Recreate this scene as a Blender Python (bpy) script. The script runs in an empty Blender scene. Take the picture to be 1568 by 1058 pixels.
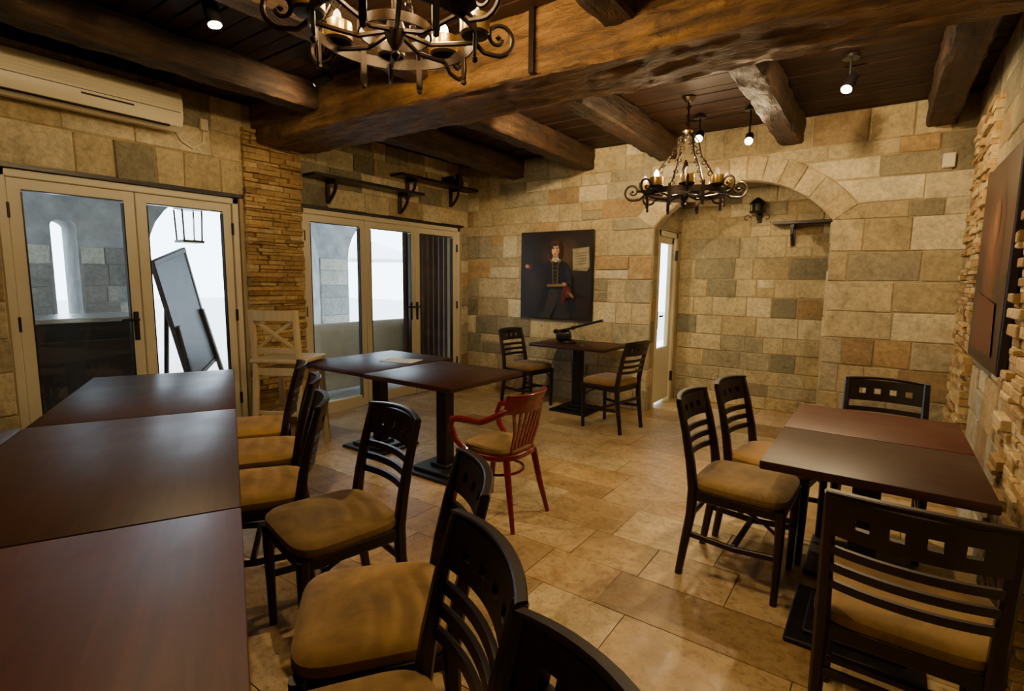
import bpy, bmesh, math, random
from mathutils import Vector, Matrix, Euler, noise
random.seed(7)
pi=math.pi
# ------------------------------------------------------------ materials
def srgb(r,g,b):
    f=lambda c:(c/255/12.92) if c/255<=0.04045 else ((c/255+0.055)/1.055)**2.4
    return (f(r),f(g),f(b),1)
class NT:
    def __init__(s,name):
        s.m=bpy.data.materials.new(name); s.m.use_nodes=True
        s.t=s.m.node_tree; s.b=s.t.nodes['Principled BSDF']; s.out=s.t.nodes['Material Output']
    def n(s,typ,**k):
        x=s.t.nodes.new(typ)
        for a,v in k.items():
            if a.startswith('_'): setattr(x,a[1:],v)
            else: x.inputs[a.replace('9',' ')].default_value=v
        return x
    def l(s,a,b): s.t.links.new(a,b)
    def coords(s,scale=(1,1,1),rot=(0,0,0),kind='Object'):
        tc=s.n('ShaderNodeTexCoord'); mp=s.n('ShaderNodeMapping')
        mp.inputs['Scale'].default_value=scale; mp.inputs['Rotation'].default_value=rot
        s.l(tc.outputs[kind],mp.inputs['Vector']); return mp.outputs['Vector']
    def noise(s,vec,scale,detail=5,rough=0.6,dist=0):
        x=s.n('ShaderNodeTexNoise',Scale=scale,Detail=detail,Roughness=rough,Distortion=dist)
        s.l(vec,x.inputs['Vector']); return x.outputs['Fac']
    def ramp(s,fac,stops):
        r=s.n('ShaderNodeValToRGB'); e=r.color_ramp.elements
        e[0].position=stops[0][0]; e[0].color=stops[0][1]
        e[1].position=stops[-1][0]; e[1].color=stops[-1][1]
        for p,c in stops[1:-1]:
            q=e.new(p); q.color=c
        s.l(fac,r.inputs['Fac']); return r.outputs['Color']
    def mix(s,a,b,fac=1.0,mode='MULTIPLY'):
        x=s.n('ShaderNodeMix',_data_type='RGBA',_blend_type=mode)
        for v,i in ((fac,0),(a,6),(b,7)):
            if hasattr(v,'is_linked'): s.l(v,x.inputs[i])
            else: x.inputs[i].default_value=v
        return x.outputs[2]
    def bump(s,h,strength=0.3,dist=0.01,prev=None):
        x=s.n('ShaderNodeBump',Strength=strength,Distance=dist); s.l(h,x.inputs['Height'])
        if prev: s.l(prev,x.inputs['Normal'])
        return x.outputs['Normal']
def g(v): return (v,v,v,1)
def simple(name,col,rough=0.5,metal=0.0,bump=0,bs=40,coat=0,var=0.15):
    t=NT(name); v=t.coords()
    f=t.noise(v,6,4); c=t.mix(col,t.ramp(f,[(0.3,g(1-var)),(0.7,g(1+0*var))]))
    t.l(c,t.b.inputs['Base Color']); t.b.inputs['Roughness'].default_value=rough
    t.b.inputs['Metallic'].default_value=metal
    t.b.inputs['Coat Weight'].default_value=coat
    if bump: t.l(t.bump(t.noise(v,bs,4),bump,0.003),t.b.inputs['Normal'])
    return t.m
def wood(name,c1,c2,rough=0.35,axis=0,scale=1.0,bump=0.15,coat=0.0,dist=0.002,spec=.5,adze=0):
    t=NT(name); sc=[14*scale]*3; sc[axis]=1.2*scale
    v=t.coords(tuple(sc)); f=t.noise(v,1.6,7,0.62,0.6)
    c=t.ramp(f,[(0.3,c1),(0.7,c2)])
    v2=t.coords(); big=t.noise(v2,1.7,3)
    c=t.mix(c,t.ramp(big,[(0.3,g(.75)),(0.7,g(1.0))]))
    b=t.bump(f,bump,dist)
    if adze:
        sc2=[9]*3; sc2[axis]=4; v3=t.coords(tuple(sc2)); f3=t.noise(v3,1.3,6,.7,.8)
        c=t.mix(c,t.ramp(f3,[(.32,g(.35)),(.5,g(.95)),(.7,g(1.15))])); b=t.bump(f3,.9,adze,b)
    t.l(c,t.b.inputs['Base Color'])
    rr=t.n('ShaderNodeMapRange'); t.l(t.noise(v2,5,5),rr.inputs['Value'])
    rr.inputs['To Min'].default_value=rough-0.07; rr.inputs['To Max'].default_value=rough+0.12
    t.l(rr.outputs[0],t.b.inputs['Roughness'])
    t.b.inputs['Coat Weight'].default_value=coat; t.b.inputs['Specular IOR Level'].default_value=spec
    t.l(b,t.b.inputs['Normal'])
    return t.m
def stone(name,tint=(1,1,1,1)):
    t=NT(name); v=t.coords()
    a=t.n('ShaderNodeVertexColor'); a.layer_name='Col'
    f1=t.noise(v,4.5,8,0.68,0.6); f2=t.noise(v,28,6,0.7); f3=t.noise(v,1.6,7,.72,.5); f4=t.noise(v,.8,3,.5)
    c=t.mix(a.outputs['Color'],t.ramp(f1,[(0.28,(.58,.55,.49,1)),(0.45,(.88,.86,.81,1)),(0.72,(1.14,1.10,1.0,1))]))
    c=t.mix(c,t.ramp(f2,[(0.3,g(.62)),(0.6,g(1.05))]))
    c=t.mix(c,srgb(176,130,76),t.ramp(f3,[(0.58,g(0)),(0.74,g(.45))]),'MIX')
    c=t.mix(c,t.ramp(f4,[(.35,(.84,.85,.85,1)),(.65,(1.05,1.03,.98,1))]))
    c=t.mix(c,tint)
    t.l(c,t.b.inputs['Base Color']); t.b.inputs['Roughness'].default_value=0.85
    b=t.bump(f1,0.6,0.035); b=t.bump(f2,0.5,0.014,b)
    t.l(b,t.b.inputs['Normal']); return t.m
def floor_mat():
    t=NT('travertine_slabs'); v=t.coords(); a=t.n('ShaderNodeVertexColor'); a.layer_name='Col'
    f=t.noise(v,2.6,9,.7,1.0); f2=t.noise(v,30,7,.72); f3=t.noise(v,9,5,.65,2.0)
    c=t.mix(a.outputs['Color'],t.ramp(f,[(0.3,(.64,.57,.46,1)),(0.5,(.93,.89,.82,1)),(0.7,(1.16,1.14,1.06,1))]))
    c=t.mix(c,t.ramp(f2,[(0.30,g(.48)),(0.48,g(1))])); c=t.mix(c,t.ramp(f3,[(.35,(.74,.67,.56,1)),(.55,g(1))]))
    t.l(c,t.b.inputs['Base Color'])
    rr=t.n('ShaderNodeMapRange'); t.l(f3,rr.inputs['Value']); rr.inputs['From Min'].default_value=.3; rr.inputs['From Max'].default_value=.7; rr.inputs['To Min'].default_value=.3; rr.inputs['To Max'].default_value=.6
    t.l(rr.outputs[0],t.b.inputs['Roughness'])
    b=t.bump(f2,.25,.004); b=t.bump(f,.25,.01,b)
    t.l(b,t.b.inputs['Normal']); return t.m
def attr_mat(name,rough=.5):
    t=NT(name); a=t.n('ShaderNodeVertexColor'); a.layer_name='Col'; v=t.coords()
    c=t.mix(a.outputs['Color'],t.ramp(t.noise(v,14,6,.7),[(0.3,g(.6)),(0.7,g(1.15))]))
    t.l(c,t.b.inputs['Base Color']); t.b.inputs['Roughness'].default_value=rough; return t.m
def glass_mat():
    t=NT('door_glass'); t.t.nodes.remove(t.b)
    tr=t.n('ShaderNodeBsdfTransparent'); tr.inputs['Color'].default_value=(.93,.955,.97,1)
    gl=t.n('ShaderNodeBsdfGlossy'); gl.inputs['Roughness'].default_value=.02
    lw=t.n('ShaderNodeLayerWeight',Blend=.5); pw=t.n('ShaderNodeMath',_operation='POWER'); pw.inputs[1].default_value=5
    t.l(lw.outputs['Facing'],pw.inputs[0]); ma=t.n('ShaderNodeMath',_operation='MULTIPLY_ADD'); ma.inputs[1].default_value=.8; ma.inputs[2].default_value=.04
    t.l(pw.outputs[0],ma.inputs[0]); mx=t.n('ShaderNodeMixShader')
    t.l(ma.outputs[0],mx.inputs[0]); t.l(tr.outputs[0],mx.inputs[1]); t.l(gl.outputs[0],mx.inputs[2])
    t.l(mx.outputs[0],t.out.inputs['Surface']); return t.m
def emis(name,col,st):
    t=NT(name); t.b.inputs['Emission Color'].default_value=col; t.b.inputs['Emission Strength'].default_value=st
    t.b.inputs['Base Color'].default_value=col; return t.m
M_stone=stone('stone_blocks'); M_rough=stone('split_stone',(1.0,.93,.80,1))
M_mortar=simple('mortar',srgb(180,162,124),.95,bump=.4,bs=60)
M_grout=simple('floor_grout',srgb(86,68,46),.9)
M_floor=floor_mat()
M_beamX=wood('hewn_beam_x',srgb(66,43,17),srgb(164,120,58),.65,0,.7,1.0,dist=.03,adze=.04)
M_beamY=wood('hewn_beam_y',srgb(30,18,8),srgb(92,62,30),.65,1,.7,1.0,dist=.03,adze=.035)
M_plank=wood('ceiling_planks',srgb(28,15,7),srgb(60,34,16),.6,0,.8,.5,spec=.3)
M_table=wood('walnut_top',srgb(46,22,13),srgb(68,34,20),.42,0,1.6,.05,spec=.42)
M_tablered=wood('mahogany_top',srgb(70,31,16),srgb(96,46,24),.44,0,1.6,.05,spec=.42)
M_iron=simple('black_iron',srgb(30,27,25),.5,.3,.1)
M_chair=wood('espresso_wood',srgb(22,12,8),srgb(38,20,14),.34,2,1.5,.05)
def cushion_mat():
    t=NT('mustard_velvet'); v=t.coords()
    oi=t.n('ShaderNodeObjectInfo')
    c=t.ramp(t.noise(v,5,6,.65,.6),[(.3,srgb(108,80,34)),(.55,srgb(152,116,50)),(.75,srgb(174,138,68))])
    c=t.mix(c,t.ramp(oi.outputs['Random'],[(0,(.66,.70,.70,1)),(1,(1.1,1.06,1,1))]))
    t.l(c,t.b.inputs['Base Color']); t.b.inputs['Roughness'].default_value=.85
    t.b.inputs['Sheen Weight'].default_value=.2
    t.l(t.bump(t.noise(v,9,4),.3,.01),t.b.inputs['Normal']); return t.m
M_cush=cushion_mat()
M_red=wood('red_bentwood',srgb(104,8,4),srgb(134,18,9),.25,2,1.2,.04,.25)
M_pine=wood('pale_pine',srgb(206,184,138),srgb(226,208,166),.5,2,1.2,.08)
M_pvc=simple('cream_frame',srgb(222,214,188),.4,var=.06)
M_ac=simple('ac_plastic',srgb(228,218,186),.38,var=.04)
M_dark=simple('dark_plastic',srgb(24,22,22),.35)
M_wrought=simple('wrought_iron',srgb(52,42,32),.4,.75,.3,60)
M_brass=simple('aged_brass',srgb(196,164,98),.28,.9,.1)
M_ivory=simple('candle_sleeve',srgb(228,214,176),.6)
M_glass=glass_mat()
M_paper=simple('paper',srgb(232,228,216),.7,var=.03)
M_bulb=emis('bulb_glow',(1,.78,.46,1),60)
M_paint=attr_mat('oil_paint',.4)
M_chrome=simple('chrome',srgb(200,200,200),.25,.95)
M_patio=simple('patio_paving',srgb(205,205,200),.8,bump=.2)
M_white=simple('white_canvas',srgb(236,236,232),.8)
M_sofa=simple('cream_upholstery',srgb(176,168,150),.85)
M_curt=simple('dark_curtain_cloth',srgb(46,24,22),.9)
M_board=simple('chalkboard_slate',srgb(72,80,92),.4,var=.3)

# ------------------------------------------------------------ mesh builder
class MB:
    def __init__(s): s.bm=bmesh.new(); s.mats=[]; s.col=None
    def mi(s,m):
        if m not in s.mats: s.mats.append(m)
        return s.mats.index(m)
    def add(s,vs,fs,m,smooth=True):
        i=s.mi(m); V=[s.bm.verts.new(v) for v in vs]
        for f in fs:
            try: F=s.bm.faces.new([V[k] for k in f]); F.material_index=i; F.smooth=smooth
            except ValueError: pass
    def merge(s,t,m,X=None):
        t.verts.index_update()
        s.add([(X@v.co if X else v.co.copy()) for v in t.verts],[[v.index for v in f.verts] for f in t.faces],m); t.free()
    def box(s,c,d,m,rot=None,bevel=0,seg=1):
        t=bmesh.new(); bmesh.ops.create_cube(t,size=1)
        bmesh.ops.scale(t,vec=Vector(d),verts=t.verts)
        if bevel: bmesh.ops.bevel(t,geom=list(t.edges),offset=bevel,segments=seg,affect='EDGES',profile=.5)
        X=Matrix.Translation(Vector(c))
        if rot: X=X@Euler(rot).to_matrix().to_4x4()
        s.merge(t,m,X)
    def lathe(s,prof,c,m,seg=20,close=False,X=None):
        c=Vector(c); vs=[];fs=[]; n=len(prof)
        for i in range(seg):
            a=2*pi*i/seg
            for r,z in prof:
                p=Vector((r*math.cos(a),r*math.sin(a),z)); vs.append(c+(X@p if X else p))
        for i in range(seg):
            j=(i+1)%seg
            for k in range(n if close else n-1):
                l=(k+1)%n; fs.append((i*n+k,j*n+k,j*n+l,i*n+l))
        if not close:
            if prof[0][0]>1e-6: fs.append([i*n for i in range(seg)])
            if prof[-1][0]>1e-6: fs.append([i*n+n-1 for i in range(seg)])
        s.add(vs,fs,m)
    def cyl(s,p0,p1,r0,m,r1=None,seg=12): s.tube([p0,p1],[r0,r0 if r1 is None else r1],m,seg)
    def tube(s,pts,r,m,seg=8,closed=False):
        P=[Vector(p) for p in pts]; n=len(P)
        if not hasattr(r,'__len__'): r=[r]*n
        vs=[];fs=[]; up=None
        for i in range(n):
            if closed: t=P[(i+1)%n]-P[i-1]
            else: t=P[min(i+1,n-1)]-P[max(i-1,0)]
            t.normalize()
            if up is None: up=Vector((0,0,1)) if abs(t.z)<.9 else Vector((1,0,0))
            up=(up-t*up.dot(t)); up.normalize(); sd=t.cross(up)
            for k in range(seg):
                a=2*pi*k/seg; vs.append(P[i]+(up*math.cos(a)+sd*math.sin(a))*r[i])
        for i in range(n if closed else n-1):
            j=(i+1)%n
            for k in range(seg):
                l=(k+1)%seg; fs.append((i*seg+k,j*seg+k,j*seg+l,i*seg+l))
        if not closed: fs.append(list(range(seg))); fs.append([(n-1)*seg+k for k in range(seg)])
        s.add(vs,fs,m)
    def sweep(s,pts,w,d,side,m):
        P=[Vector(p) for p in pts]; n=len(P); side=Vector(side).normalized(); vs=[];fs=[]
        if not hasattr(w,'__len__'): w=[w]*n
        if not hasattr(d,'__len__'): d=[d]*n
        for i in range(n):
            t=P[min(i+1,n-1)]-P[max(i-1,0)]; t.normalize(); q=t.cross(side).normalized()
            W=w[i]/2; D=d[i]/2; c=.22*min(W,D)*2
            for a,b in ((-W+c,-D),(W-c,-D),(W,-D+c),(W,D-c),(W-c,D),(-W+c,D),(-W,D-c),(-W,-D+c)):
                vs.append(P[i]+side*a+q*b)
        for i in range(n-1):
            for k in range(8):
                l=(k+1)%8; fs.append((i*8+k,i*8+8+k,i*8+8+l,i*8+l))
        fs.append(list(range(8))); fs.append([(n-1)*8+k for k in range(8)])
        s.add(vs,fs,m)
    def prism(s,poly,T,d0,d1,m):
        n=len(poly); vs=[T(u,v,d0) for u,v in poly]+[T(u,v,d1) for u,v in poly]
        fs=[list(range(n)),list(range(n,2*n))]+[(i,(i+1)%n,n+(i+1)%n,n+i) for i in range(n)]
        s.add(vs,fs,m,False)
    def panel(s,xs,zs,holes,yf,th,m):
        nx=len(xs);nz=len(zs); vs=[]
        for o in (th/2,-th/2):
            for z in zs:
                for x in xs: vs.append((x,yf(x,z)+o,z))
        N=nx*nz; fs=[]
        ok=lambda i,j:0<=i<nx-1 and 0<=j<nz-1 and (i,j) not in holes
        I=lambda i,j:j*nx+i
        for j in range(nz-1):
            for i in range(nx-1):
                if not ok(i,j): continue
                q=(I(i,j),I(i+1,j),I(i+1,j+1),I(i,j+1)); fs.append(q); fs.append(tuple(N+k for k in q))
                for (di,dj,a,b) in ((-1,0,I(i,j),I(i,j+1)),(1,0,I(i+1,j),I(i+1,j+1)),(0,-1,I(i,j),I(i+1,j)),(0,1,I(i,j+1),I(i+1,j+1))):
                    if not ok(i+di,j+dj): fs.append((a,b,N+b,N+a))
        s.add(vs,fs,m)
    def cushion(s,c,wx,wy,levels,m,taper=.0,ex=4,n=36):
        c=Vector(c); vs=[];fs=[]
        for z,sc in levels:
            for i in range(n):
                a=2*pi*i/n; ca,sa=math.cos(a),math.sin(a)
                x=abs(ca)**(2/ex)*math.copysign(1,ca)*wx/2; y=abs(sa)**(2/ex)*math.copysign(1,sa)*wy/2
                x*=1+taper*(y/(wy/2)); vs.append(c+Vector((x*sc,y*sc,z)))
        L=len(levels)
        for k in range(L-1):
            for i in range(n):
                j=(i+1)%n; fs.append((k*n+i,k*n+j,(k+1)*n+j,(k+1)*n+i))
        fs.append(list(range(n))); fs.append([(L-1)*n+i for i in range(n)])
        s.add(vs,fs,m)
    def mesh(s,name,ang=.6):
        bmesh.ops.recalc_face_normals(s.bm,faces=s.bm.faces)
        me=bpy.data.meshes.new(name); s.bm.to_mesh(me); s.bm.free()
        for m in s.mats: me.materials.append(m)
        me.set_sharp_from_angle(angle=ang); return me
    def obj(s,name,loc=(0,0,0),rz=0,ang=.6,parent=None):
        return place(s.mesh(name,ang),name,loc,rz,parent)
def place(me,name,loc=(0,0,0),rz=0,parent=None):
    o=bpy.data.objects.new(name,me); bpy.context.scene.collection.objects.link(o)
    o.location=loc; o.rotation_euler=(0,0,rz)
    if parent: o.parent=parent
    return o
# ------------------------------------------------------------ stone masonry
PAL=[(srgb(208,194,158),4),(srgb(194,178,140),4.5),(srgb(170,162,136),2.4),(srgb(146,140,118),1.2),(srgb(196,168,122),1.3),(srgb(224,214,182),3.4),(srgb(166,142,106),.8),(srgb(184,176,150),2.6)]
PALR=[(srgb(206,180,132),3),(srgb(190,162,114),3),(srgb(164,136,94),1.2),(srgb(220,202,160),2.6)]
PALF=[(srgb(210,184,138),3),(srgb(196,168,120),3),(srgb(178,150,104),1.5),(srgb(216,196,152),2)]
def pick(P):
    c=random.choices([p[0] for p in P],[p[1] for p in P])[0]; k=random.uniform(.9,1.08)
    return (c[0]*k,c[1]*k,c[2]*k,1)
class SW:
    def __init__(s,T,mat): s.T=T; s.V=[]; s.F=[]; s.C=[]; s.mat=mat
    def block(s,q,d,gap=.004,ins=.007,pal=PAL,base=-.005,jit=.005):
        cu=sum(p[0] for p in q)/4; cv=sum(p[1] for p in q)/4
        J=[(random.uniform(-jit,jit),random.uniform(-jit,jit)) for _ in q]
        def sh(k): 
            r=[]
            for (u,v),(a,b_) in zip(q,J):
                du=min(k,abs(cu-u)*.8); dv=min(k,abs(cv-v)*.8)
                r.append((u+math.copysign(du,cu-u)+a,v+math.copysign(dv,cv-v)+b_))
            return r
        b=len(s.V); A=sh(gap); B=sh(gap+ins)
        for u,v in A: s.V.append(s.T(u,v,base))
        for u,v in A: s.V.append(s.T(u,v,max(d-ins*.8,0)))
        for u,v in B: s.V.append(s.T(u,v,d+random.uniform(-.1,.1)*ins))
        c=pick(pal)
        fs=[(b+8,b+9,b+10,b+11)]
        for o in (0,4):
            for i in range(4):
                j=(i+1)%4; fs.append((b+o+i,b+o+j,b+o+4+j,b+o+4+i))
        for f in fs: s.F.append(f); s.C.append(c)
    def course(s,z0,z1,l0,l1,r0,r1,wr,dr,**k):
        cuts=[]; x=max(l0,l1)+random.uniform(*wr)*random.choice((.5,1))
        while x<min(r0,r1)-wr[0]*.7: cuts.append(x); x+=random.uniform(*wr)
        E0=[l0]+cuts+[r0]; E1=[l1]+cuts+[r1]
        for i in range(len(E0)-1):
            if E0[i+1]-E0[i]<.02 and E1[i+1]-E1[i]<.02: continue
            if z1-z0>.2 and random.random()<.15 and i>0 and i<len(E0)-2:
                zm=z0+(z1-z0)*random.uniform(.4,.6)
                s.block([(E0[i],z0),(E0[i+1],z0),(E1[i+1],zm),(E1[i],zm)],random.uniform(*dr),**k); s.block([(E0[i],zm),(E0[i+1],zm),(E1[i+1],z1),(E1[i],z1)],random.uniform(*dr),**k); continue
            s.block([(E0[i],z0),(E0[i+1],z0),(E1[i+1],z1),(E1[i],z1)],random.uniform(*dr),**k)
    def rect(s,u0,u1,v0,v1,hr=(.18,.31),wr=(.18,.56),dr=(.006,.018),**k):
        hs=[]; 
        while sum(hs)<v1-v0: hs.append(random.uniform(*hr))
        f=(v1-v0)/sum(hs); z=v0
        for h in hs: s.course(z,z+h*f,u0,u0,u1,u1,wr,dr,**k); z+=h*f
    def rough(s,u0,u1,v0,v1):
        s.rect(u0,u1,v0,v1,hr=(.022,.055),wr=(.08,.26),dr=(.03,.07),gap=.0015,ins=.005,pal=PALR,jit=.003)
    def obj(s,name,parent=None):
        me=bpy.data.meshes.new(name); me.from_pydata(s.V,[],s.F)
        ca=me.color_attributes.new('Col','FLOAT_COLOR','CORNER')
        for p,c in zip(me.polygons,s.C):
            for li in p.loop_indices: ca.data[li].color=c
        me.materials.append(s.mat)
        bm=bmesh.new(); bm.from_mesh(me); bmesh.ops.recalc_face_normals(bm,faces=bm.faces); bm.to_mesh(me); bm.free()
        return place(me,name,parent=parent)

XL,XR,YB,YN,ZC=-4.67,.50,5.53,-1.7,2.92
TL=lambda u,v,w:Vector((XL+w,u,v))
TB=lambda u,v,w:Vector((u,YB-w,v))
TR=lambda u,v,w:Vector((XR-w,u,v))
def slab(name,boxes,mat=M_mortar):
    b=MB()
    for (x0,x1,y0,y1,z0,z1) in boxes: b.box(((x0+x1)/2,(y0+y1)/2,(z0+z1)/2),(x1-x0,y1-y0,z1-z0),mat)
    return b.obj(name)
# floor
fl=slab('floor',[(-4.95,.9,-1.9,6.8,-.1,-.002)],M_grout)
s=SW(lambda u,v,w:Vector((u,v,w)),M_floor); s.rect(-4.93,.75,-1.8,6.7,hr=(.30,.58),wr=(.36,.95),dr=(.0,.0008),gap=.0018,ins=.002,pal=PALF,base=-.004,jit=.002); s.obj('stone_slabs',fl)
# left wall : near doors y .88-2.44 , far doors y 3.02-5.39, tops 2.12
W=.25
wl=slab('wall_left',[(XL-W,XL,YN,.88,0,ZC),(XL-W,XL,.88,2.44,2.12,ZC),(XL-W,XL,2.44,3.02,0,ZC),(XL-W,XL,3.02,5.39,2.12,ZC),(XL-W,XL,5.39,YB+.12,0,ZC)])
s=SW(TL,M_stone)
s.rect(YN,.88,0,2.14); s.rect(YN,2.50,2.14,ZC-.0,hr=(.22,.3)); s.rect(3.02,YB,2.14,ZC,hr=(.22,.3)); s.rect(5.39,YB,0,2.14,wr=(.14,.2))
s.obj('stone_cladding',wl)
s=SW(TL,M_rough); s.rough(2.47,3.02,0,ZC-.2); s.obj('split_stone_pilaster',wl)
# back wall with arch
cx,hw,spring,rise=-1.25,.82,2.0,.42
Ri=(hw*hw+rise*rise)/(2*rise); zc=spring+rise-Ri; Ro=Ri+.23; am=math.asin(hw/Ri)
b=MB(); 
poly=[(XL-.25,0),(cx-hw,0)]
for i in range(25):
    a=-am+2*am*i/24; poly.append((cx+Ri*math.sin(a),zc+Ri*math.cos(a)))
poly+=[(cx+hw,0),(XR+.25,0),(XR+.25,ZC),(XL-.25,ZC)]
b.prism(poly,TB,0,-.12,M_mortar); wb=b.obj('wall_back')
osk=(Ro*math.sin(am),zc+Ro*math.cos(am))
def HW(z):
    if z<=spring: return hw
    if z<=osk[1]: return hw+(osk[0]-hw)*(z-spring)/(osk[1]-spring)
    q=Ro*Ro-(z-zc)**2
    return math.sqrt(q) if q>0 else 0
s=SW(TB,M_stone)
zs=[0,.22,.46,.72,.96,1.2,1.46,1.72,2.0,osk[1],2.34,2.52,zc+Ro,ZC]
for z0,z1 in zip(zs[:-1],zs[1:]):
    dr=(.006,.018); wr=(.18,.52)
    if z0>=zc+Ro-.001: s.course(z0,z1,XL,XL,XR,XR,wr,dr)
    else:
        s.course(z0,z1,XL,XL,cx-HW(z0),cx-HW(z1),wr,dr); s.course(z0,z1,cx+HW(z0),cx+HW(z1),XR,XR,wr,dr)
nv=13
for i in range(nv):
    a0=-am+2*am*i/nv; a1=-am+2*am*(i+1)/nv
    P=lambda a,r:(cx+r*math.sin(a),zc+r*math.cos(a))
    s.block([P(a0,Ri),P(a1,Ri),P(a1,Ro),P(a0,Ro)],random.uniform(.012,.026),pal=PAL[:2]+PAL[5:6])
s.obj('stone_cladding',wb)
# alcove
YA=6.45; XA0=cx-hw; XA1=cx+hw
wa=slab('wall_alcove',[(XA0-.12,XA1+.12,YA,YA+.15,0,2.75),(XA1,XA1+.15,YB+.12,YA,0,2.75),(XA0-.12,XA0,YB+.12,YB+.17,0,2.75),(XA0-.12,XA0,YA-.1,YA,0,2.75),(XA0-.12,XA0,YB+.12,YA,2.02,2.75)])
s=SW(lambda u,v,w:Vector((u,YA-w,v)),M_stone); s.rect(XA0,XA1,0,2.65,hr=(.14,.25),wr=(.18,.45)); s.obj('stone_cladding_rear',wa)
s=SW(lambda u,v,w:Vector((XA1-w,u,v)),M_stone); s.rect(YB+.0,YA,0,2.65); s.obj('stone_cladding_side',wa)
s=SW(lambda u,v,w:Vector((XA0+w,u,v)),M_stone); s.rect(YB+.12,YA,2.03,2.65,wr=(.2,.4),dr=(.004,.01)); s.rect(YB,YB+.13,0,2.0,wr=(.13,.14),dr=(.004,.008)); s.obj('stone_cladding_door_side',wa)
slab('ceiling_alcove',[(XA0-.12,XA1+.15,YB+.12,YA+.15,2.66,2.76)])
# right wall
wr_=slab('wall_right',[(XR,XR+W,YN,YB+.12,0,ZC)])
s=SW(TR,M_stone); s.rect(YN,YB,0,ZC,wr=(.3,.6)); s.obj('stone_cladding',wr_)
s=SW(TR,M_rough); s.rough(4.3,5.1,0,ZC-.35); s.rough(2.35,3.08,0,1.75); s.obj('split_stone_pilaster',wr_)
wn=slab('wall_near',[(XL-W,XR+W,YN-.2,YN,0,ZC)])
s=SW(lambda u,v,w:Vector((u,YN+w,v)),M_stone); s.rect(XL,XR,0,ZC); s.obj('stone_cladding',wn)
# ceiling boards
b=MB(); y=YN-.1
while y<YB+.1:
    w=random.uniform(.10,.14); b.box(((XL+XR)/2,y+w/2,ZC+.03+random.uniform(-.005,.005)),(XR-XL+.4,w-.008,.05),M_plank,bevel=.004); y+=w
b.box(((XL+XR)/2,(YN+YB)/2,ZC+.08),(XR-XL+.5,YB-YN+.5,.05),M_plank)
b.obj('ceiling')
# beams
def beam(name,p0,p1,w,h,mat,seed=0,amp=.012):
    p0=Vector(p0);p1=Vector(p1); L=(p1-p0).length; t=(p1-p0)/L; sd=t.cross(Vector((0,0,1))).normalized(); up=Vector((0,0,1))
    n=int(L/.035)+1; c=.016
    def side(ax,ay,bx,by,m): return [(ax+(bx-ax)*i/m,ay+(by-ay)*i/m) for i in range(m+1)]
    W_,H_=w/2,h/2
    mw=max(3,int(w/.035)); mh=max(3,int(h/.035))
    per=side(-W_+c,-H_,W_-c,-H_,mw)+side(W_,-H_+c,W_,H_-c,mh)+side(W_-c,H_,-W_+c,H_,mw)+side(-W_,H_-c,-W_,-H_+c,mh)
    vs=[];fs=[];k=len(per)
    for i in range(n+1):
        o=p0+t*L*i/n
        for a,bb in per:
            v=o+sd*a+up*bb
            q=Vector((v.dot(t)*4.0,a*10,bb*10))+Vector((seed,seed*.3,0))
            d=noise.noise(q)*amp*1.3+noise.noise(q*2.7)*amp*1.1
            d2=noise.noise(q*.2+Vector((9,0,0)))*amp*1.2
            rad=(sd*a/w+up*bb/h); rad.normalize(); vs.append(v+rad*d+sd*d2)
    for i in range(n):
        for j in range(k):
            l=(j+1)%k; fs.append((i*k+j,i*k+k+j,i*k+k+l,i*k+l))
    fs.append(list(range(k))); fs.append([n*k+j for j in range(k)])
    B=MB(); B.add(vs,fs,mat); return B.obj(name,ang=.5)
beam('main_ceiling_beam',(XL-.02,2.84,2.80),(XR+.02,2.84,2.74),.52,.39,M_beamX,1,.014)
for i,x in enumerate((-3.85,-2.88,-1.95,-.80,.26)):
    beam('ceiling_joist',(x,3.02,2.81),(x,YB+.02,2.81),.19,.23,M_beamY,10+i,.010)
for i,x in enumerate((-3.75,-2.6,-1.2,.0)):
    beam('ceiling_joist',(x,YN-.02,2.82),(x,2.66,2.82),.18,.20,M_beamY,20+i,.010)
b=MB()
x=-1.70; b.box((x,2.84,2.582),(.032,.58,.008),M_wrought)
for yy in (2.55,3.13): b.box((x,yy,2.75),(.032,.008,.34),M_wrought)
b.obj('beam_iron_strap')
# ------------------------------------------------------------ doors
def leaf(b,y0,y1,z0,z1,x,handle=None):
    f=.075; t=.05
    b.box((x,y0+f/2,(z0+z1)/2),(t,f,z1-z0),M_pvc,bevel=.005); b.box((x,y1-f/2,(z0+z1)/2),(t,f,z1-z0),M_pvc,bevel=.005)
    b.box((x,(y0+y1)/2,z0+.06),(t*.98,y1-y0-.02,.12),M_pvc,bevel=.005); b.box((x,(y0+y1)/2,z1-f/2),(t*.98,y1-y0-.02,f),M_pvc,bevel=.005)
    b.box((x,(y0+y1)/2,(z0+z1)/2),(.008,y1-y0-.12,z1-z0-.16),M_glass)
    for yy in (y0+f,y1-f): b.box((x+.005,yy,(z0+z1)/2),(t*.9,.008,z1-z0-.18),M_dark)
    b.box((x+.005,(y0+y1)/2,z1-f),(t*.9,y1-y0-2*f,.008),M_dark)
    if handle is not None:
        b.box((x+.032,handle,1.05),(.012,.035,.22),M_dark,bevel=.004)
        b.cyl((x+.03,handle,1.10),(x+.075,handle,1.10),.009,M_dark); b.box((x+.075,handle-.05,1.10),(.016,.12,.02),M_dark,bevel=.006)
def hinge(b,y,x,zs=(.35,1.1,1.85)):
    for z in zs: b.cyl((x+.035,y,z-.05),(x+.035,y,z+.05),.012,M_dark)
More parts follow.
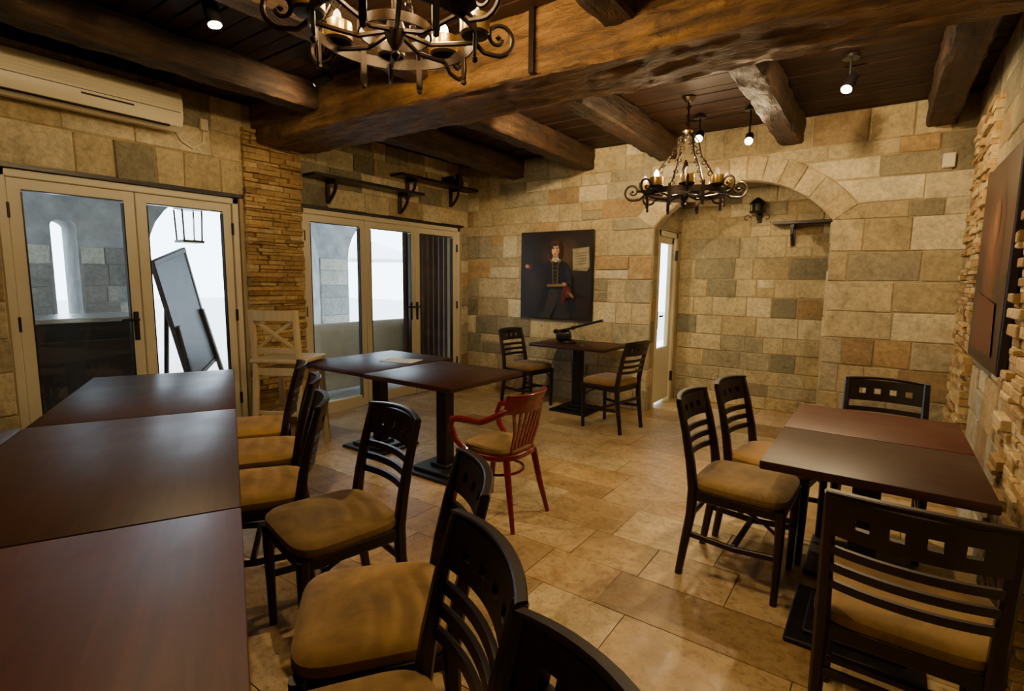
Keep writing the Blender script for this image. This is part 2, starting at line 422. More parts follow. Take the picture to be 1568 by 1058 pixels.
def doorset(name,y0,y1,z1,n,handles):
    b=MB(); x=XL-.06; F=.05
    b.box((x,y0+F/2,z1/2),(.09,F,z1),M_pvc,bevel=.005); b.box((x,y1-F/2,z1/2),(.09,F,z1),M_pvc,bevel=.005); b.box((x,(y0+y1)/2,z1-F/2),(.09,y1-y0,F),M_pvc,bevel=.005)
    w=(y1-y0-2*F)/n
    for i in range(n): leaf(b,y0+F+i*w+.003,y0+F+(i+1)*w-.003,.01,z1-F,x,handles.get(i)); 
    hinge(b,y1-F,x); hinge(b,y0+F,x)
    return b.obj(name)
doorset('door_1',.885,2.435,2.115,2,{0:1.61})
doorset('door_2',3.025,5.385,2.115,3,{1:4.50,2:4.60})
slab('trim_1',[(XL-.02,XL+.012,.84,2.48,2.12,2.15),(XL-.02,XL+.012,3.02,5.43,2.12,2.15)],M_dark)
# alcove door
b=MB(); x=XA0-.05; y0,y1=YB+.175,YA-.105
for yy in (y0+.03,y1-.03): b.box((x,yy,1.005),(.1,.06,2.01),M_pvc,bevel=.005)
b.box((x,(y0+y1)/2,1.98),(.1,y1-y0,.06),M_pvc,bevel=.005)
for yy in (y0+.10,y1-.10): b.box((x,yy,1.0),(.05,.08,1.92),M_pvc,bevel=.005)
b.box((x,(y0+y1)/2,.35),(.045,y1-y0-.15,.65),M_pvc,bevel=.01); b.box((x,(y0+y1)/2,1.92),(.05,y1-y0-.15,.09),M_pvc,bevel=.005)
b.box((x,(y0+y1)/2,1.28),(.008,y1-y0-.2,1.25),M_glass)
for z in (.3,1.75): b.box((x+.06,y1-.06,z),(.03,.03,.12),M_dark,bevel=.005)
b.box((x+.03,y0+.1,1.0),(.015,.03,.2),M_dark,bevel=.004); b.box((x+.06,y0+.14,1.05),(.015,.11,.02),M_dark,bevel=.004)
b.obj('door_3')
# ------------------------------------------------------------ chair
def chair_mesh():
    b=MB(); m=M_chair
    base=lambda z:-.20-.085*max(0,(z-.45)/.42)**1.15
    cur=lambda x:-(1-(x/.19)**2)*.04
    for sx in (-1,1):
        x=.19*sx
        b.sweep([(x,-.245,0),(x,-.225,.15),(x,-.20,.32),(x,-.195,.45),(x,-.215,.58),(x,-.245,.72),(x,-.285,.87)],[.03,.034,.038,.04,.038,.034,.03],[.032,.036,.042,.045,.04,.034,.026],(1,0,0),m)
        b.sweep([(x,.185,0),(x,.19,.25),(x,.19,.44)],[.028,.034,.042],[.028,.034,.042],(1,0,0),m)
        b.sweep([(x,-.21,.22),(x,0,.205),(x,.185,.22)],.018,.028,(1,0,0),m)
        b.box((x,0,.42),(.024,.38,.05),m,bevel=.004)
        b.tube([(x,.175,.33),(x,.12,.37),(x,.05,.40)],.008,m,6)
    b.box((0,0,.212),(.37,.024,.024),m,bevel=.004)
    b.box((0,.19,.42),(.36,.024,.05),m,bevel=.004); b.box((0,-.19,.42),(.36,.024,.05),m,bevel=.004)
    b.box((0,-.212,.30),(.36,.018,.028),m,bevel=.004)
    xs=[-.19,-.16]; cc=[-.112,-.038,.038,.112]
    for c in cc: xs+=[c-.016,c+.016]
    xs+=[.16,.19]; xs=sorted(xs+[ -.075,0,.075])
    zs=[.745,.785,.817,.865]; holes=set()
    for c in cc:
        for i in range(len(xs)-1):
            if abs(xs[i]-(c-.016))<1e-6: holes.add((i,1))
    b.panel(xs,zs,holes,lambda x,z:base(z)+cur(x),.022,m)
    b.sweep([(x,base(.872)+cur(x),.868+.010*(1-(x/.2)**2)) for x in [-.2+.4*i/12 for i in range(13)]],.026,.016,(0,1,0),m)
    for z in (.695,.64,.585):
        b.panel([-.18+.36*i/10 for i in range(11)],[z-.013,z+.013],set(),lambda x,zz:base(zz)+cur(x)*.9,.014,m)
    b.cushion((0,0,0),.43,.42,[(.435,.95),(.445,1.0),(.465,1.03),(.482,1.02),(.495,.96),(.503,.84),(.508,.6),(.510,.3)],M_cush,.04,5)
    b.tube([Vector((math.copysign(abs(math.cos(a))**.4,math.cos(a))*.218,math.copysign(abs(math.sin(a))**.4,math.sin(a))*.212,.448)) for a in [2*pi*i/48 for i in range(48)]],.005,m,6,True)
    return b.mesh('dining_chair')
CH=chair_mesh()
def face(dx,dy): return math.atan2(dy,dx)-pi/2
D=(-.56,-.83)
for (x,y,fx,fy) in [(-3.25,1.71,*D),(-2.76,1.48,*D),(-2.29,1.20,*D),(-1.74,1.22,-.22,-.975),(-1.14,.935,-.64,-.77),(-.79,.57,-.52,-.85),(-.41,.345,-.445,-.896),
                    (-3.27,4.95,1,-.1),(-2.14,4.72,-1,.15),
                    (-.475,2.66,1,-.03),(-.41,3.14,1,-.15),(.05,3.46,0,-1),(.12,1.90,.02,1)]:
    place(CH,'dining_chair',(x,y,0),face(fx,fy))
# ------------------------------------------------------------ tables
def table(name,c,sx,sy,rz=0,mat=M_table,ped=1,h=.75):
    b=MB(); b.box((0,0,h-.0175),(sx,sy,.035),mat,bevel=.006,seg=2)
    ps=[0] if ped==1 else [-sx*.28,sx*.28]
    for px in ps:
        b.box((px,0,.37),(.095,.095,.68),M_iron,bevel=.004)
        b.box((px,0,.012),(.46,.46,.024),M_iron,bevel=.006); b.box((px,0,.034),(.34,.34,.022),M_iron,bevel=.006); b.box((px,0,.055),(.16,.16,.025),M_iron,bevel=.006)
        b.box((px,0,h-.045),(.34,.34,.02),M_iron,bevel=.004); 
    return b.obj(name,(c[0],c[1],0),rz)
d=Vector((.896,-.445)); n_=Vector((-.445,-.896)); rz=math.atan2(d.y,d.x)
P0=Vector((-3.93,1.95))
L=1.34; Wd=.84
for i in range(3):
    c=P0+d*(L/2+i*(L+.006))+n_*(Wd/2); table('dining_table',c,L,Wd,rz,M_table if i<2 else M_tablered,2)
for i in (1,2):
    c=P0+d*(L/2+i*(L+.006))+n_*(Wd*1.5+.006); table('dining_table',c,L,Wd,rz,M_table if i<2 else M_tablered,2)
table('dining_table',(-3.45,2.93),.80,.98)
table('dining_table',(-2.61,2.83),.84,.82)
table('dining_table',(.005,2.46),.70,.60)
table('dining_table',(.005,3.07),.70,.60,0,M_tablered)
table('side_table',(-2.72,5.12),.92,.62)
b=MB(); b.box((0,0,0),(.3,.21,.002),M_paper); b.obj('paper_sheet',(-3.28,3.02,.752),.3)
# ------------------------------------------------------------ red bentwood armchair
b=MB(); m=M_red
b.cushion((0,0,0),.44,.43,[(.42,.98),(.425,1.0),(.45,1.0),(.455,.97)],m,.03,2.8)
b.cushion((0,0,0),.41,.40,[(.455,.97),(.47,1.0),(.485,.93),(.492,.7),(.494,.3)],M_cush,.03,2.8)
for sx in (-1,1):
    b.tube([(sx*.17,.16,.43),(sx*.19,.19,.25),(sx*.215,.225,0)],[.023,.020,.014],m,10)
    b.tube([(sx*.15,-.17,.43),(sx*.17,-.21,.22),(sx*.20,-.26,0)],[.023,.020,.014],m,10)
ring=[(.16*math.cos(a),.165*math.sin(a),.31) for a in [2*pi*i/32 for i in range(32)]]
b.tube(ring,.009,m,8,True)
arm=[]
for i in range(33):
    a=-pi*.02+ (pi*1.04)*i/32
    x=.26*math.cos(a); y=-.04-.22*math.sin(a); z=.67+.12*max(0,math.sin(a))**1.3; arm.append((x,y,z))
front=lambda s:[(s*.215,.10,.455),(s*.232,.17,.52),(s*.245,.20,.60),(s*.255,.18,.655),(s*.262,.10,.67),(s*.262,.02,.67)]
b.tube(front(1)+arm[1:-1]+front(-1)[::-1],.020,m,10)
xs=[-.20+.4*i/14 for i in range(15)]
b.panel(xs,[.725,.78,.835],set(),lambda x,z:-.04-.22*math.sqrt(max(0,1-(x/.27)**2))-.03*(z-.74)/.1,.022,m)
b.sweep([(x,-.04-.22*math.sqrt(max(0,1-(x/.27)**2))-.03,.838) for x in xs],.03,.016,(0,1,0),m)
for i in range(7):
    x=-.15+.05*i; yb=-.04-.22*math.sqrt(1-(x/.27)**2)
    b.sweep([(x*.72,-.175,.45),(x*.85,-.215,.60),(x,yb,.74)],[.028,.026,.03],.010,(1,0,0),m)
o=b.obj('red_armchair',(-1.86,2.50,0),face(-.97,.0)); o.scale=(.94,.94,.94)
# ------------------------------------------------------------ high bar chair with X back
b=MB(); m=M_pine
for sx in (-1,1):
    b.sweep([(sx*.19,-.24,0),(sx*.18,-.19,.75),(sx*.18,-.23,1.18)],.044,.044,(1,0,0),m)
    b.sweep([(sx*.20,.22,0),(sx*.18,.17,.76)],.044,.044,(1,0,0),m)
    b.box((sx*.19,-.01,.30),(.022,.42,.03),m,bevel=.003); b.box((sx*.18,-.01,.68),(.022,.36,.05),m,bevel=.003)
b.box((0,.205,.24),(.38,.024,.04),m,bevel=.003); b.box((0,-.21,.36),(.36,.022,.03),m,bevel=.003); b.box((0,.17,.69),(.36,.024,.06),m,bevel=.003); b.box((0,-.19,.69),(.36,.024,.06),m,bevel=.003)
b.box((0,-.01,.775),(.44,.42,.035),m,bevel=.012,seg=3)
b.panel([-.2+.4*i/10 for i in range(11)],[1.10,1.18],set(),lambda x,z:-.225-.02*(1-(x/.2)**2),.024,m)
b.box((0,-.2,.86),(.34,.022,.045),m,bevel=.003)
for s_ in (-1,1): b.sweep([(-.17*s_,-.20,.87),(0,-.215+.006*s_,.99),(.17*s_,-.225,1.11)],.045,.016,(1,0,.0),m)
b.obj('bar_chair',(-3.97,2.43,0),face(-.50,.87))
# ------------------------------------------------------------ chandeliers
def spiral(c,r0,r1,a0,a1,n=18):
    return [(c[0]+(r0+(r1-r0)*i/n)*math.cos(a0+(a1-a0)*i/n),c[1]+(r0+(r1-r0)*i/n)*math.sin(a0+(a1-a0)*i/n)) for i in range(n+1)]
def chandelier(name,loc,ztop,lit,power,rot=0,R=.32,cup=1.0):
    b=MB(); m=M_wrought
    band=lambda r,h,t,z:[(r-t,z-h),(r+t,z-h),(r+t,z+h),(r-t,z+h)]
    b.lathe(band(R,.022,.004,0),(0,0,0),m,48,True); b.lathe(band(.14,.018,.004,0),(0,0,0),m,32,True)
    b.lathe([(0,-.11),(.012,-.10),(.02,-.085),(.01,-.07),(.03,-.04),(.045,0),(.03,.04),(.014,.07),(.014,.16),(.03,.20),(.02,.24),(.008,.27),(0,.28)],(0,0,0),m,16)
    N=8; bulbs=[]
    for i in range(N):
        a=rot+2*pi*i/N; ca,sa=math.cos(a),math.sin(a)
        Q=lambda r,z:(r*ca,r*sa,z)
        b.tube([Q(.03,.0),Q(.14,-.03),Q(.24,-.015),Q(R,0)],.010,m,6)
        prof=[(R,0),(R+.04,-.035),(R+.09,-.04)]+spiral((R+.10,.03),.07,.018,-pi*.45,pi*1.9,22)
        b.tube([Q(r,z) for r,z in prof],[.010]*3+[.0105-.003*k/22 for k in range(23)],m,6)
        b.lathe([(0,-.014),(.014,0),(0,.014)],Q(R+.10,.03),m,8)
        o=Q(R-.0,.0); o=(o[0],o[1],.02)
        b.lathe([(0,0),(.055,.004),(.062,.014),(.060,.016),(.052,.008),(.0,.006)],o,m,20)
        b.lathe([(.048*cup,.008),(.053*cup,.02),(.053*cup,.08),(.049*cup,.08),(.046*cup,.02)],o,M_brass,20,True)
        b.cyl((o[0],o[1],o[2]+.006),(o[0],o[1],o[2]+.07),.014,M_ivory)
        if i in lit: bulbs.append((o[0],o[1],o[2]+.11))
        b.lathe([(.006,.07),(.016,.08),(.020,.10),(.014,.125),(.004,.138),(0,.14)],o,M_bulb if i in lit else M_paper,12)
        a2=a+pi/N; c2,s2=math.cos(a2),math.sin(a2)
        b.box((R*c2,R*s2,-.03),(.010,.028,.15),m,rot=(0,0,a2),bevel=.002)
        b.lathe([(0,-.014),(.012,-.006),(.012,.006),(0,.014)],(R*c2,R*s2,-.115),m,10)
    H=ztop-loc[2]; hc=min(.50,H-.10)
    for i in range(4):
        a=rot+pi/N+2*pi*i/4; ca,sa=math.cos(a),math.sin(a)
        b.tube([(R*ca,R*sa,.02),(R*.78*ca,R*.78*sa,hc*.32),(R*.42*ca,R*.42*sa,hc*.62),(.10*ca,.10*sa,hc*.86),(.02*ca,.02*sa,hc)],.007,m,6)
        for k in range(12):
            f=(k+.5)/12; r=(1-f)**1.15*R; c=Vector((r*ca,r*sa,.03+hc*f))
            b.lathe([(.018,-.004),(.023,0),(.018,.004),(.013,0)],c,m,8,True,X=Euler((pi/2*(k%2)+.4,.5,a)).to_matrix())
    b.lathe([(.0,0),(.035,.005),(.045,.02),(.03,.035),(.015,.06),(0,.065)],(0,0,hc-.02),M_brass,16)
    for k in range(max(1,int((H-hc-.04)/.035))):
        b.lathe([(.014,-.004),(.019,0),(.014,.004),(.010,0)],(0,0,hc+.05+.034*k),m,10,True,X=Euler((pi/2,0,pi/2*(k%2))).to_matrix())
    b.cyl((0,0,hc+.03),(0,0,H),.006,m); b.lathe([(0,-.04),(.03,-.03),(.055,0)],(0,0,H),m,16)
    o=b.obj(name,loc)
    for k,p in enumerate(bulbs):
        l=bpy.data.lights.new('bulb_light','POINT'); l.energy=power; l.color=(1,.70,.35); l.shadow_soft_size=.03
        q=bpy.data.objects.new('bulb_light',l); bpy.context.scene.collection.objects.link(q); q.parent=o; q.location=(p[0],p[1],p[2]+.07)
    return o
chandelier('chandelier',(-1.42,4.45,2.16),ZC,(1,5),19,.35)
chandelier('chandelier',(-1.66,1.52,2.40),ZC,(0,2,3,5,7),20,.1,cup=1.15)
# ------------------------------------------------------------ spotlights
def spot(loc,target,power,ang=110,col=(1,.72,.38)):
    b=MB(); v=(Vector(target)-Vector(loc)).normalized(); h=ZC-loc[2]-.01
    b.lathe([(0,0),(.05,0),(.05,-.02),(0,-.02)],(0,0,h),M_dark,16); b.cyl((0,0,h-.02),(0,0,.03),.008,M_dark)
    b.cyl(-v*.06,v*.06,.036,M_dark,seg=20); b.cyl(v*.058,v*.0625,.031,M_bulb,seg=20)
    o=b.obj('ceiling_spotlight',loc)
    l=bpy.data.lights.new('lamp','SPOT'); l.energy=power; l.spot_size=math.radians(ang); l.spot_blend=.9; l.color=col; l.shadow_soft_size=.03
    q=bpy.data.objects.new('lamp',l); bpy.context.scene.collection.objects.link(q); q.parent=o; q.location=v*.075
    q.rotation_euler=v.to_track_quat('-Z','Y').to_euler()
spot((-.30,4.2,2.74),(-.9,2.2,0),115)
spot((-2.85,1.40,2.74),(-2.2,1.6,0),75)
spot((-1.47,4.95,2.74),(-1.0,2.2,.9),70)
spot((-1.05,4.95,2.66),(-.6,2.2,.9),70)
spot((-2.4,3.3,2.80),(-2.8,5.5,2.0),165,105)
spot((-.35,3.3,2.80),(-.2,5.5,1.7),115,120)  # added fixture, hidden behind the main beam to brighten the back wall
spot((-.6,1.5,2.74),(-.3,2.2,0),50)
spot((-3.3,2.35,2.80),(-4.67,1.9,2.2),18,120)
# ------------------------------------------------------------ AC unit
b=MB(); prof=[(0,2.55),(.14,2.53),(.20,2.56),(.225,2.62),(.225,2.74),(.20,2.80),(.16,2.82),(0,2.82)]
b.prism([(w,z) for w,z in prof],lambda u,v,w:Vector((XL+.02+u,w,v)),.55,1.92,M_ac)
b.box((XL+.205,1.23,2.565),(.06,1.2,.012),M_dark,rot=(0,.6,0)); b.box((XL+.246,1.23,2.655),(.004,1.34,.004),M_dark); b.box((XL+.247,1.45,2.63),(.004,.3,.012),M_dark)
for k in range(5): b.box((XL+.247,1.23,2.68+.022*k),(.003,1.34,.004),M_ac)
b.obj('air_conditioner')
b=MB(); b.tube([(XL+.03,1.93,2.60),(XL+.03,1.99,2.50),(XL+.03,2.07,2.46),(XL+.03,2.15,2.52),(XL+.03,2.16,2.62)],.006,M_ac); b.box((XL+.035,2.16,2.66),(.04,.06,.09),M_ac,bevel=.005); b.obj('air_conditioner_cable_box')
# ------------------------------------------------------------ wall shelves
def wshelf(T,u0,u1,z,dep,brs):
    b=MB()
    def bx(ua,ub,w0,w1,za,zb):
        p=T((ua+ub)/2,(za+zb)/2,(w0+w1)/2); q=T(ub,zb,w1)-T(ua,za,w0); b.box(p,(abs(q.x),abs(q.y),abs(q.z)),M_chair,bevel=.003)
    bx(u0,u1,.02,dep,z,z+.03)
    for u in brs:
        bx(u-.02,u+.02,.02,.05,z-.22,z); bx(u-.02,u+.02,.02,dep-.03,z-.035,z)
        pts=[T(u,z-.20,.05),T(u,z-.16,.10),T(u,z-.10,.15),T(u,z-.03,dep-.05)]
        b.sweep(pts,.03,.03,(T(1,0,0)-T(0,0,0)),M_chair)
    return b.obj('wall_shelf')
wshelf(TL,3.05,4.50,2.40,.22,(3.32,4.28)); wshelf(TL,4.15,5.48,2.58,.22,(4.40,5.15))
wshelf(lambda u,v,w:Vector((u,YA-w,v)),-1.04,XA1-.02,2.06,.2,(-.85,))
b=MB(); c=Vector((-1.2,YA-.18,2.24))
b.tube([(c.x,YA-.02,2.16),(c.x,YA-.10,2.12),(c.x,YA-.18,2.15),(c.x,YA-.18,2.19)],.009,M_wrought)
b.box((c.x,YA-.025,2.20),(.05,.012,.2),M_wrought,bevel=.004)
b.lathe([(0,-.05),(.07,-.045),(.085,-.03),(.08,-.03),(0,-.04)],c,M_wrought,20)
b.lathe([(.05,-.03),(.055,.05),(.05,.05),(.045,-.03)],c,M_iron,20,True); b.lathe([(.085,.05),(.05,.09),(.015,.115),(0,.12)],c,M_wrought,20)
for i in range(6):
    a=i*pi/3; b.cyl(c+Vector((.07*math.cos(a),.07*math.sin(a),-.03)),c+Vector((.07*math.cos(a),.07*math.sin(a),.055)),.004,M_wrought)
for sx in (-1,1): b.tube([(c.x+sx*(.06+r),YA-.18,2.12+z) for r,z in spiral((.04,.02),.04,.012,pi,-pi*.8,14)],.006,M_wrought,6)
b.obj('wall_lantern')
b=MB(); b.box((.33,YB-.04,2.42),(.08,.04,.11),M_ac,bevel=.006); b.obj('wall_thermostat')
b=MB(); b.lathe([(0,0),(.05,.0),(.06,.05),(.04,.12),(.05,.15),(.045,.15),(.03,.12),(0,.02)],(XL+.13,5.2,2.61),M_wrought,16); b.box((XL+.13,5.02,2.66),(.1,.08,.1),M_wrought,bevel=.01); b.obj('shelf_jug')
# ------------------------------------------------------------ paintings
class PT:
    def __init__(s,T): s.T=T; s.V=[];s.F=[];s.C=[];s.k=0
    def poly(s,pts,c):
        s.k+=1; b=len(s.V)
        for u,v in pts: s.V.append(s.T(u,v,.0004*s.k))
        s.F.append(list(range(b,b+len(pts)))); s.C.append(c)
    def ell(s,u,v,a,bb,c,rot=0,n=24):
        s.poly([(u+a*math.cos(t)*math.cos(rot)-bb*math.sin(t)*math.sin(rot),v+a*math.cos(t)*math.sin(rot)+bb*math.sin(t)*math.cos(rot)) for t in [2*pi*i/n for i in range(n)]],c)
    def soft(s,u,v,a,bb,c0,c1,rot=0,n=7):
        for i in range(n):
            f=i/(n-1); k=1-.75*f; s.ell(u,v,a*k,bb*k,tuple(c0[j]+(c1[j]-c0[j])*f for j in range(4)),rot)
    def obj(s,name,parent):
        me=bpy.data.meshes.new(name); me.from_pydata(s.V,[],s.F); ca=me.color_attributes.new('Col','FLOAT_COLOR','CORNER')
        for p,c in zip(me.polygons,s.C):
            for li in p.loop_indices: ca.data[li].color=c
        me.materials.append(M_paint); return place(me,name,parent=parent)
b=MB(); b.box((-3.25,YB-.045,1.50),(1.0,.03,1.05),M_dark,bevel=.004); pf=b.obj('portrait_painting')
p=PT(lambda u,v,w:Vector((-3.74+.98*u,YB-.0625-w,2.015-1.03*v)))
C=srgb; BG=C(38,30,24)
p.poly([(0,0),(1,0),(1,1),(0,1)],BG); p.soft(.60,.30,.36,.28,BG,C(86,66,46)); p.soft(.2,.62,.19,.3,BG,C(54,42,32)); p.soft(.75,.85,.24,.14,BG,C(54,36,27))
p.poly([(.74,.20),(.96,.18),(.975,.40),(.94,.45),(.75,.44)],C(136,128,98)); p.poly([(.755,.21),(.95,.195),(.96,.40),(.76,.425)],C(158,150,118))
for k in range(5): p.poly([(.78,.25+.03*k),(.93,.24+.03*k),(.93,.248+.03*k),(.78,.258+.03*k)],C(104,94,72))
p.poly([(.40,.66),(.55,.66),(.53,.84),(.44,1),(.28,1)],C(54,48,42)); p.poly([(.52,.66),(.68,.66),(.74,1),(.56,1)],C(44,40,36))
p.poly([(.44,.31),(.58,.31),(.68,.37),(.735,.47),(.76,.62),(.70,.68),(.60,.66),(.40,.66),(.385,.52),(.34,.45),(.37,.36)],C(26,25,34))
p.poly([(.36,.62),(.44,.64),(.36,.92),(.24,.95)],C(24,22,32)); p.poly([(.64,.64),(.74,.62),(.82,.9),(.72,.93)],C(24,22,32))
p.poly([(.40,.355),(.37,.47),(.26,.475),(.12,.42),(.105,.375),(.16,.37),(.27,.40)],C(34,33,44)); p.poly([(.105,.375),(.155,.37),(.16,.43),(.12,.425)],C(112,34,26)); p.soft(.10,.392,.035,.026,C(120,84,60),C(206,158,120),.3)
p.poly([(.67,.38),(.735,.47),(.75,.62),(.68,.60),(.66,.48)],C(38,37,48))
p.poly([(.462,.32),(.478,.32),(.492,.60),(.478,.60)],C(104,82,46)); p.poly([(.548,.32),(.562,.32),(.552,.60),(.538,.60)],C(104,82,46))
for k in range(5): p.poly([(.48,.39+.045*k),(.55,.39+.045*k),(.55,.398+.045*k),(.48,.398+.045*k)],C(92,74,44))
p.poly([(.455,.295),(.49,.33),(.47,.36),(.43,.33)],C(110,86,48)); p.poly([(.575,.295),(.54,.33),(.565,.36),(.605,.33)],C(110,86,48))
p.soft(.517,.205,.10,.125,C(40,28,20),C(78,50,30)); p.poly([(.42,.2),(.45,.2),(.46,.31),(.425,.29)],C(58,38,24)); p.poly([(.585,.2),(.615,.2),(.61,.29),(.575,.31)],C(52,34,22))
p.poly([(.485,.25),(.55,.25),(.56,.31),(.475,.31)],C(168,120,86)); p.poly([(.475,.295),(.56,.295),(.575,.325),(.52,.35),(.465,.325)],C(186,176,152))
p.soft(.515,.205,.056,.083,C(176,126,90),C(226,184,144)); p.soft(.495,.215,.028,.05,C(214,170,130),C(234,194,156)); p.ell(.545,.22,.018,.05,C(186,138,100))
for u in (.492,.536): p.ell(u,.192,.012,.006,C(66,44,34)); p.ell(u,.178,.015,.0035,C(86,58,38))
p.poly([(.512,.19),(.522,.225),(.508,.232),(.503,.225)],C(196,144,108)); p.ell(.512,.252,.018,.0055,C(156,84,66)); p.soft(.52,.125,.07,.04,C(58,38,24),C(74,48,30)); p.poly([(.455,.13),(.50,.135),(.475,.2),(.455,.2)],C(66,42,26)); p.poly([(.56,.13),(.58,.15),(.582,.21),(.565,.19)],C(60,38,24))
p.poly([(.41,.60),(.69,.59),(.70,.625),(.41,.635)],C(112,86,48)); p.poly([(.43,.61),(.67,.600),(.67,.610),(.43,.62)],C(160,130,78))
p.soft(.69,.69,.065,.075,C(70,24,20),C(126,42,32),.4); p.poly([(.63,.66),(.69,.65),(.66,.84),(.61,.82)],C(84,28,22)); p.soft(.75,.72,.055,.022,C(90,72,48),C(146,120,80),.7); p.soft(.655,.60,.035,.025,C(120,88,62),C(190,150,112))
p.obj('canvas',pf)
b=MB(); b.box((XR-.04,3.70,1.55),(.035,1.02,1.06),M_chair,bevel=.004); pf=b.obj('wall_picture')
p=PT(lambda u,v,w:Vector((XR-.0585-w,3.21+.98*u,2.06-1.02*v)))
p.poly([(0,0),(1,0),(1,1),(0,1)],C(84,46,28)); p.poly([(0,.55),(.5,.62),(1,.5),(1,1),(0,1)],C(50,30,24)); p.soft(.5,.4,.3,.34,C(84,46,28),C(136,82,50)); p.soft(.45,.3,.1,.12,C(136,82,50),C(176,120,80)); p.poly([(.2,.7),(.8,.65),(.85,.95),(.15,.95)],C(92,32,24))
p.obj('canvas',pf)
# ------------------------------------------------------------ folded black desk lamp on side table
b=MB(); m=M_dark
b.lathe([(0,0),(.10,0),(.105,.012),(.09,.03),(.05,.04),(0,.045)],(0,0,0),m,28)
b.cyl((0,0,.04),(0,0,.07),.022,m,seg=16)
b.tube([(0,0,.06),(-.07,0,.10),(-.13,0,.12)],.013,m,8); b.cyl((-.14,-.02,.12),(-.14,.02,.12),.026,m,seg=14)
b.tube([(-.13,0,.12),(.05,0,.165),(.20,0,.215)],.013,m,8); b.cyl((.06,-.018,.168),(.06,.018,.168),.022,m,seg=14)
b.box((.27,0,.232),(.26,.08,.028),m,rot=(0,-.28,0),bevel=.008,seg=2); b.box((.27,0,.218),(.22,.06,.004),M_paper,rot=(0,-.28,0))
b.tube([(-.1,.02,.1),(-.16,.05,.03),(-.12,.10,.006),(.05,.13,.006)],.005,m,6); b.box((-.02,-.07,.08),(.17,.07,.08),m,rot=(0,-.2,.2),bevel=.014,seg=2); b.box((-.05,.06,.09),(.10,.06,.10),m,rot=(.2,.3,.2),bevel=.014,seg=2)
b.obj('desk_lamp',(-2.85,5.10,.751),.15)
b=MB(); b.lathe([(.028,0),(.03,.0),(.034,.11),(.031,.11),(.027,.006),(0,.006)],(0,0,0),M_glass,20); b.obj('drinking_glass',(-2.60,4.98,.751))
# ------------------------------------------------------------ exterior (patio)
slab('patio_ground',[(-40,-4.95,-10,26,-.15,-.03)],M_patio)
M_pst=simple('patio_stone',srgb(140,142,142),.9,bump=.8,bs=9,var=.45)
ops=[(-1.6,.95,1.7),(1.86,.11,1.95),(3.80,1.15,1.75),(6.70,1.2,1.75),(9.7,1.2,1.75)]
poly=[(-5,-.03)]
for c,r,spr in ops:
    poly.append((c-r,-.03))
    for k in range(17):
        a=pi-pi*k/16; poly.append((c+r*math.cos(a),spr+r*.75*math.sin(a)))
    poly.append((c+r,-.03))
poly+=[(12,-.03),(12,3.2),(-5,3.2)]
b=MB(); b.prism(poly,lambda u,v,w:Vector((-7.2-w,u,v)),0,.5,M_pst); ar=b.obj('patio_arcade_wall')
s=SW(lambda u,v,w:Vector((-7.2+w,u,v)),M_stone)
GP=[(srgb(142,144,144),2),(srgb(116,118,118),1.5),(srgb(166,166,160),2)]
for (a_,b_) in ((-.6,1.73),(1.99,2.63),(4.97,5.48)): s.rect(a_,b_,0,1.75,wr=(.3,.5),pal=GP)
s.obj('stone_cladding',ar)
slab('unseen_patio_roof',[(-7.7,-4.95,-4,12,3.2,3.3)],M_pst)  # out of view, added to block sky light from above the patio
b=MB(); b.box((0,0,.0),(.24,.24,.03),M_wrought); b.lathe([(.17,0),(.05,.10),(.0,.13)],(0,0,.38),M_wrought,4)
for sx in (-1,1):
    for sy in (-1,1): b.cyl((sx*.1,sy*.1,0),(sx*.11,sy*.11,.38),.01,M_wrought)
b.box((0,0,.19),(.19,.19,.36),M_glass); b.cyl((0,0,.5),(0,0,1.34),.006,M_wrought); b.obj('hanging_lantern',(-7.0,3.02,1.86))
b=MB()
b.box((0,0,1.12),(.03,.60,1.15),M_board,bevel=.005)
for sy in (-1,1): b.box((0,sy*.31,1.12),(.045,.04,1.21),M_chair,bevel=.006); b.sweep([(0.03,sy*.36,0),(.03,sy*.28,1.1)],.05,.04,(0,1,0),M_chair)
for z in (.53,1.71): b.box((0,0,z),(.05,.66,.05),M_chair,bevel=.006)
b.sweep([(-.5,0,0),(-.05,0,1.6)],.04,.04,(0,1,0),M_chair)
o=b.obj('easel_chalkboard',(-5.7,2.62,-.03)); o.rotation_euler=(math.radians(14),math.radians(-6),.75)
def sofa(name,loc,rz,L):
    b=MB(); b.box((0,0,.25),(L,.8,.3),M_sofa,bevel=.06,seg=3); b.box((0,.36,.62),(L,.22,.62),M_sofa,bevel=.1,seg=4)
    for sx in (-1,1): b.box((sx*(L/2-.1),0,.42),(.2,.8,.5),M_sofa,bevel=.08,seg=3)
    for k in (-1,1): b.box((k*L/4*.85,-.05,.45),(L/2-.16,.66,.14),M_sofa,bevel=.05,seg=3)
    for sx in (-1,1):
        for sy in (-1,1): b.cyl((sx*(L/2-.1),sy*.32,0),(sx*(L/2-.1),sy*.32,.12),.025,M_dark)
    b.obj(name,loc,rz)
sofa('patio_sofa',(-5.75,4.4,-.03),-pi/2,1.7)
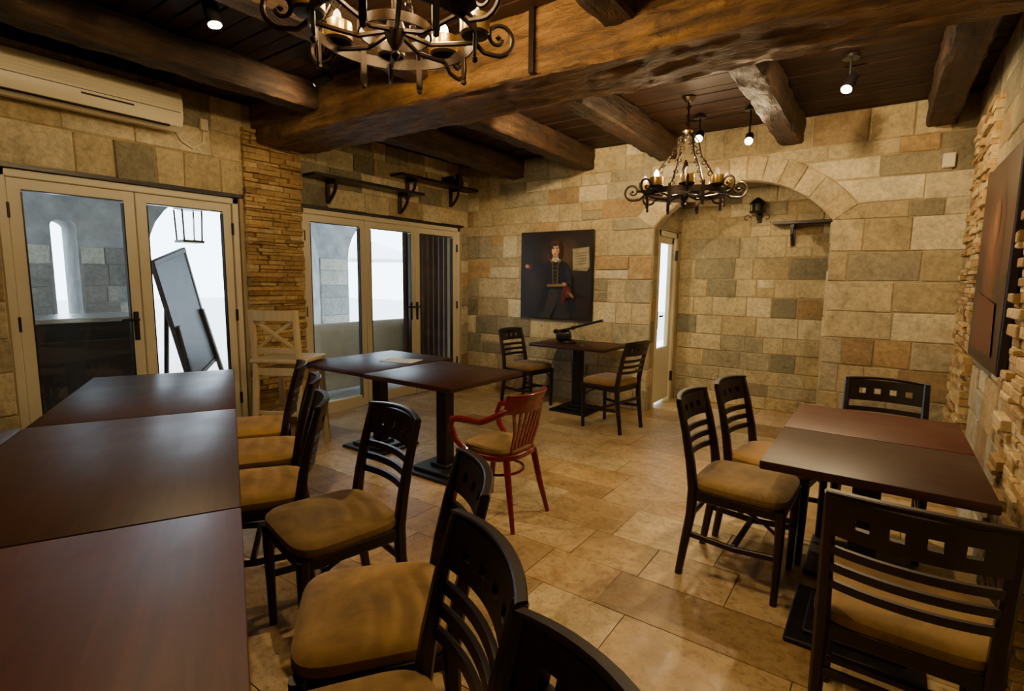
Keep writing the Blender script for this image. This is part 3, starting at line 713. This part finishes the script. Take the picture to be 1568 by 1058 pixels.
b=MB(); b.box((0,0,.53),(.6,1.7,1.06),M_dark,bevel=.01); b.box((0,0,1.08),(.72,1.8,.04),M_chrome,bevel=.006); b.box((.31,0,.5),(.02,1.5,.8),M_chair,bevel=.005); b.obj('outdoor_bar_counter',(-5.95,1.15,-.03))
b=MB(); n=60; vs=[];fs=[]
for i in range(n+1):
    y=4.85+.9*i/n; xo=.035*math.sin(i*.9)
    for z in (0.02,3.15): vs.append((-5.22+xo,y,z))
for i in range(n): fs.append((2*i,2*i+2,2*i+3,2*i+1))
b.add(vs,fs,M_curt); b.obj('outdoor_curtain')
b=MB(); b.cyl((0,0,0),(0,0,2.6),.03,M_white); b.lathe([(1.7,2.0),(1.68,2.02),(.9,2.32),(0,2.62)],(0,0,0),M_white,8); b.lathe([(0,0),(.3,0),(.3,.08),(0,.1)],(0,0,0),M_dark,16); b.obj('patio_umbrella',(-12.5,10.2,-.03))
# ------------------------------------------------------------ world + portals
w=bpy.data.worlds.new('World'); bpy.context.scene.world=w; w.use_nodes=True
bg=w.node_tree.nodes['Background']; bg.inputs[0].default_value=(.76,.89,1,1); bg.inputs[1].default_value=11
def portal(loc,sx,sy,rot):
    l=bpy.data.lights.new('sky_portal','AREA'); l.shape='RECTANGLE'; l.size=sx; l.size_y=sy; l.cycles.is_portal=True
    q=bpy.data.objects.new('sky_portal',l); bpy.context.scene.collection.objects.link(q); q.location=loc; q.rotation_euler=rot
portal((XL-.28,1.66,1.05),2.1,1.6,(0,-pi/2,0)); portal((XL-.28,4.2,1.05),2.1,2.4,(0,-pi/2,0)); portal((XA0-.15,6.0,1.0),2.0,.7,(0,-pi/2,0))
# ------------------------------------------------------------ camera
cam=bpy.data.cameras.new('camera'); cam.lens=18.37; cam.sensor_width=36; cam.clip_start=.02
co=bpy.data.objects.new('camera',cam); bpy.context.scene.collection.objects.link(co)
co.matrix_world=Matrix.Translation((0,0,1.43))@Matrix.Rotation(math.radians(35.3),4,'Z')@Matrix.Rotation(math.radians(90-7.05),4,'X')@Matrix.Rotation(.012,4,'Z')
bpy.context.scene.camera=co
